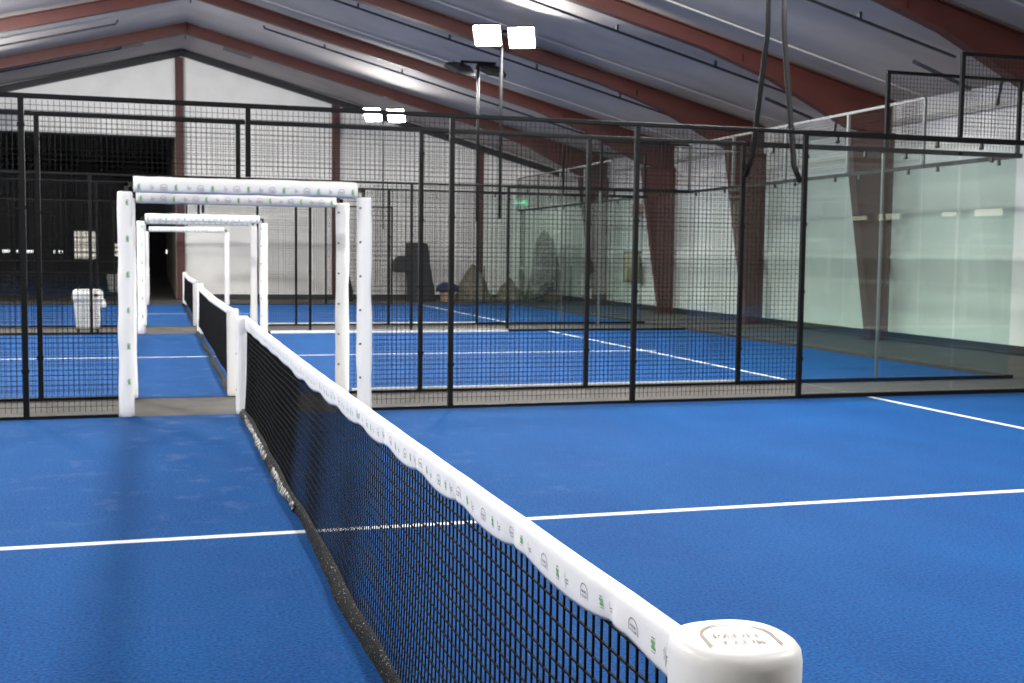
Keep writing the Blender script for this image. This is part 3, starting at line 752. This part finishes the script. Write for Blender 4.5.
t = thing('stool', 'tan drum stool with a navy cloth draped on top, by the dark machine', 'stool', (8.28, 35.75, 0))
mb = MB(); mb.loft([[(.24*k*math.cos(a*PI/10), .24*k*math.sin(a*PI/10), z) for a in range(20)] for z, k in ((0, .92), (.03, 1), (.45, 1.05), (.5, .98))]); mb.build('drum', M['tan'], t, smooth=True)
mb = MB(); mb.loft([[(.38*k*math.cos(a*PI/10)*(1+.1*noise.noise((a, z*3, 1))), .33*k*math.sin(a*PI/10), z) for a in range(20)] for z, k in ((.34, 1.02), (.44, 1.05), (.54, .9), (.62, .55), (.65, .2))]); mb.build('cloth', M['navy'], t, smooth=True)
def heap(x, y, hx, hy, h, lab, seed, m='sack', pw=.75):
    mb = MB(); rings = []
    for i in range(9):
        u = i/8; k = (1-u)**pw*.96+.04
        rings.append([(hx*k*math.cos(a*PI/14)*(1+.28*noise.noise((math.cos(a*PI/14)*1.5+seed, math.sin(a*PI/14)*1.5, u*3))), hy*k*math.sin(a*PI/14)*(1+.28*noise.noise((a*.4, seed, u*2))), h*u*(1+.1*noise.noise((a*.7, u*4, seed)))) for a in range(28)])
    mb.loft(rings); o = mb.build('sack_heap', M[m], smooth=True); o.location = (x, y, 0); tag(o, lab, 'heap')
heap(9.3, 36.4, .72, .5, 1.2, 'greyish pointed heap of sacking at the foot of the third red column', 2)
heap(10.68, 36.75, .55, .45, .75, 'low greyish heap of sacking right of the pointed heap', 6)
heap(12.0, 36.9, .66, .45, 2.35, 'tall wrapped bundle in the right corner of the end wall', 11, 'crumple', .38)
heap(11.85, 35.7, .45, .3, .5, 'low dark heap in front of the tall wrapped bundle', 15, 'tarp')
heap(5.05, 36.6, .28, .25, 1.15, 'narrow dark bundle seen between the right gate pads', 19, 'tarp')
t = thing('exit_sign', 'small green lit exit sign high on the end wall', 'sign', (11.5, YEND-.12, 3.4))
mb = MB(); mb.box(-.26, .26, -.0, .1, -.14, .14); mb.build('housing', M['white'], t)
mb = MB(); mb.box(-.24, .24, -.012, 0, -.12, .12); face = mb.build('face', M['exit'], t)
p = MB()
p.add([(-.2, -.0135, -.05), (-.04, -.0135, -.05), (-.04, -.0135, -.09), (.05, -.0135, 0), (-.04, -.0135, .09), (-.04, -.0135, .05), (-.2, -.0135, .05)], [(0,1,2,3,4,5,6)])
p.add([(.1+.03*math.cos(k*PI/4), -.0135, .07+.03*math.sin(k*PI/4)) for k in range(8)], [tuple(range(8))]); p.bar((.1, -.0135, .04), (.15, -.0135, -.03), .001, .04); p.bar((.15, -.0135, -.03), (.1, -.0135, -.1), .001, .025); p.bar((.15, -.0135, -.03), (.2, -.0135, -.08), .001, .025)
p.build('pictogram', emit('sign_white_lit', (1, 1, 1, 1), 1.6), face)
t = thing('notice_board', 'ochre board fixed to the right wall, behind the fence post', 'board', (XW-.17, 31.2, 1.25))
mb = MB(); mb.box(-.02, .04, -.58, .58, -.42, .42); mb.build('panel', M['ochre'], t)
mb = MB()
for a, b_, c_, d_ in ((-.63, .63, .42, .47), (-.63, .63, -.47, -.42), (-.63, -.58, -.42, .42), (.58, .63, -.42, .42)): mb.box(-.035, .04, a, b_, c_, d_)
mb.build('frame', M['steel'], t)
t = thing('fire_sign', 'small red and white safety sign above the ochre board', 'sign', (XW-.17, 31.0, 2.95))
mb = MB(); mb.box(-.01, .03, -.3, .3, -.19, .19); pl = mb.build('plate', M['signred'], t)
mb = MB(); mb.box(-.013, -.0105, -.08, .06, -.14, .06); mb.box(-.013, -.0105, -.03, .02, .06, .12); mb.box(-.013, -.0105, -.15, -.03, .1, .125); mb.build('pictogram', M['white'], pl)

t = thing('barrier', 'thin white barrier rope on two posts before the heaps', 'barrier', (9.35, 35.15, 0))
mb = MB(); mb.tube([(0, 0, 1.16), (.9, 0, 1.145), (1.9, 0, 1.15), (3.0, 0, 1.16)], .022, 8); mb.build('rope', M['tape'], t, smooth=True)
for x in (0, 3.0):
    mb = MB(); mb.tube([(x, 0, .03), (x, 0, 1.2)], .02, 8); mb.build('post', M['steel'], t); mb = MB(); mb.tube([(x, 0, 0), (x, 0, .03)], .16, 16); mb.build('base', M['steel'], t)
t = thing('wall_pipe', 'grey vertical pipe on the end wall right of the last red column', 'pipe', (11.55, YEND-.16, 0))
mb = MB(); mb.tube([(0, 0, .02), (0, 0, 3.15)], .07, 12); mb.build('tube', M['conduit'], t, smooth=True)
for z in (.8, 2.4): mb = MB(); mb.box(-.09, .09, -.02, .1, z-.03, z+.03); mb.build('clamp', M['conduit'], t)

# ------------------------------------------------------------------ world, camera
w = bpy.data.worlds.new('hall_air'); sc.world = w; w.use_nodes = True
w.node_tree.nodes['Background'].inputs['Color'].default_value = (.5, .52, .6, 1); w.node_tree.nodes['Background'].inputs['Strength'].default_value = .05
F = 1168.64; yaw, pit, rol = (math.radians(a) for a in (16.9232, 4.2535, .67675))
cd = bpy.data.cameras.new('camera'); cam = bpy.data.objects.new('camera', cd); C.objects.link(cam); sc.camera = cam
fwd = Vector((math.sin(yaw)*math.cos(pit), math.cos(yaw)*math.cos(pit), -math.sin(pit))); rt = Vector((math.cos(yaw), -math.sin(yaw), 0)); up = rt.cross(fwd)
r2 = rt*math.cos(rol)+up*math.sin(rol); u2 = -rt*math.sin(rol)+up*math.cos(rol)
mw = Matrix((r2, u2, -fwd)).transposed().to_4x4(); mw.translation = (-.8491, -1.5688, 1.5757); cam.matrix_world = mw
cd.sensor_width = 36; cd.sensor_fit = 'HORIZONTAL'; cd.lens = F/1024*36; cd.clip_end = 300; cd.clip_start = .05
cd.dof.use_dof = True; cd.dof.focus_distance = 2.5; cd.dof.aperture_fstop = (cd.lens/1000)/.0036
sc.view_settings.view_transform = 'Standard'; sc.view_settings.look = 'None'; sc.view_settings.gamma = 1; sc.view_settings.use_curve_mapping = False
sc.view_settings.exposure = 0
sc.cycles.transparent_max_bounces = 32; sc.cycles.max_bounces = 8; sc.cycles.diffuse_bounces = 4
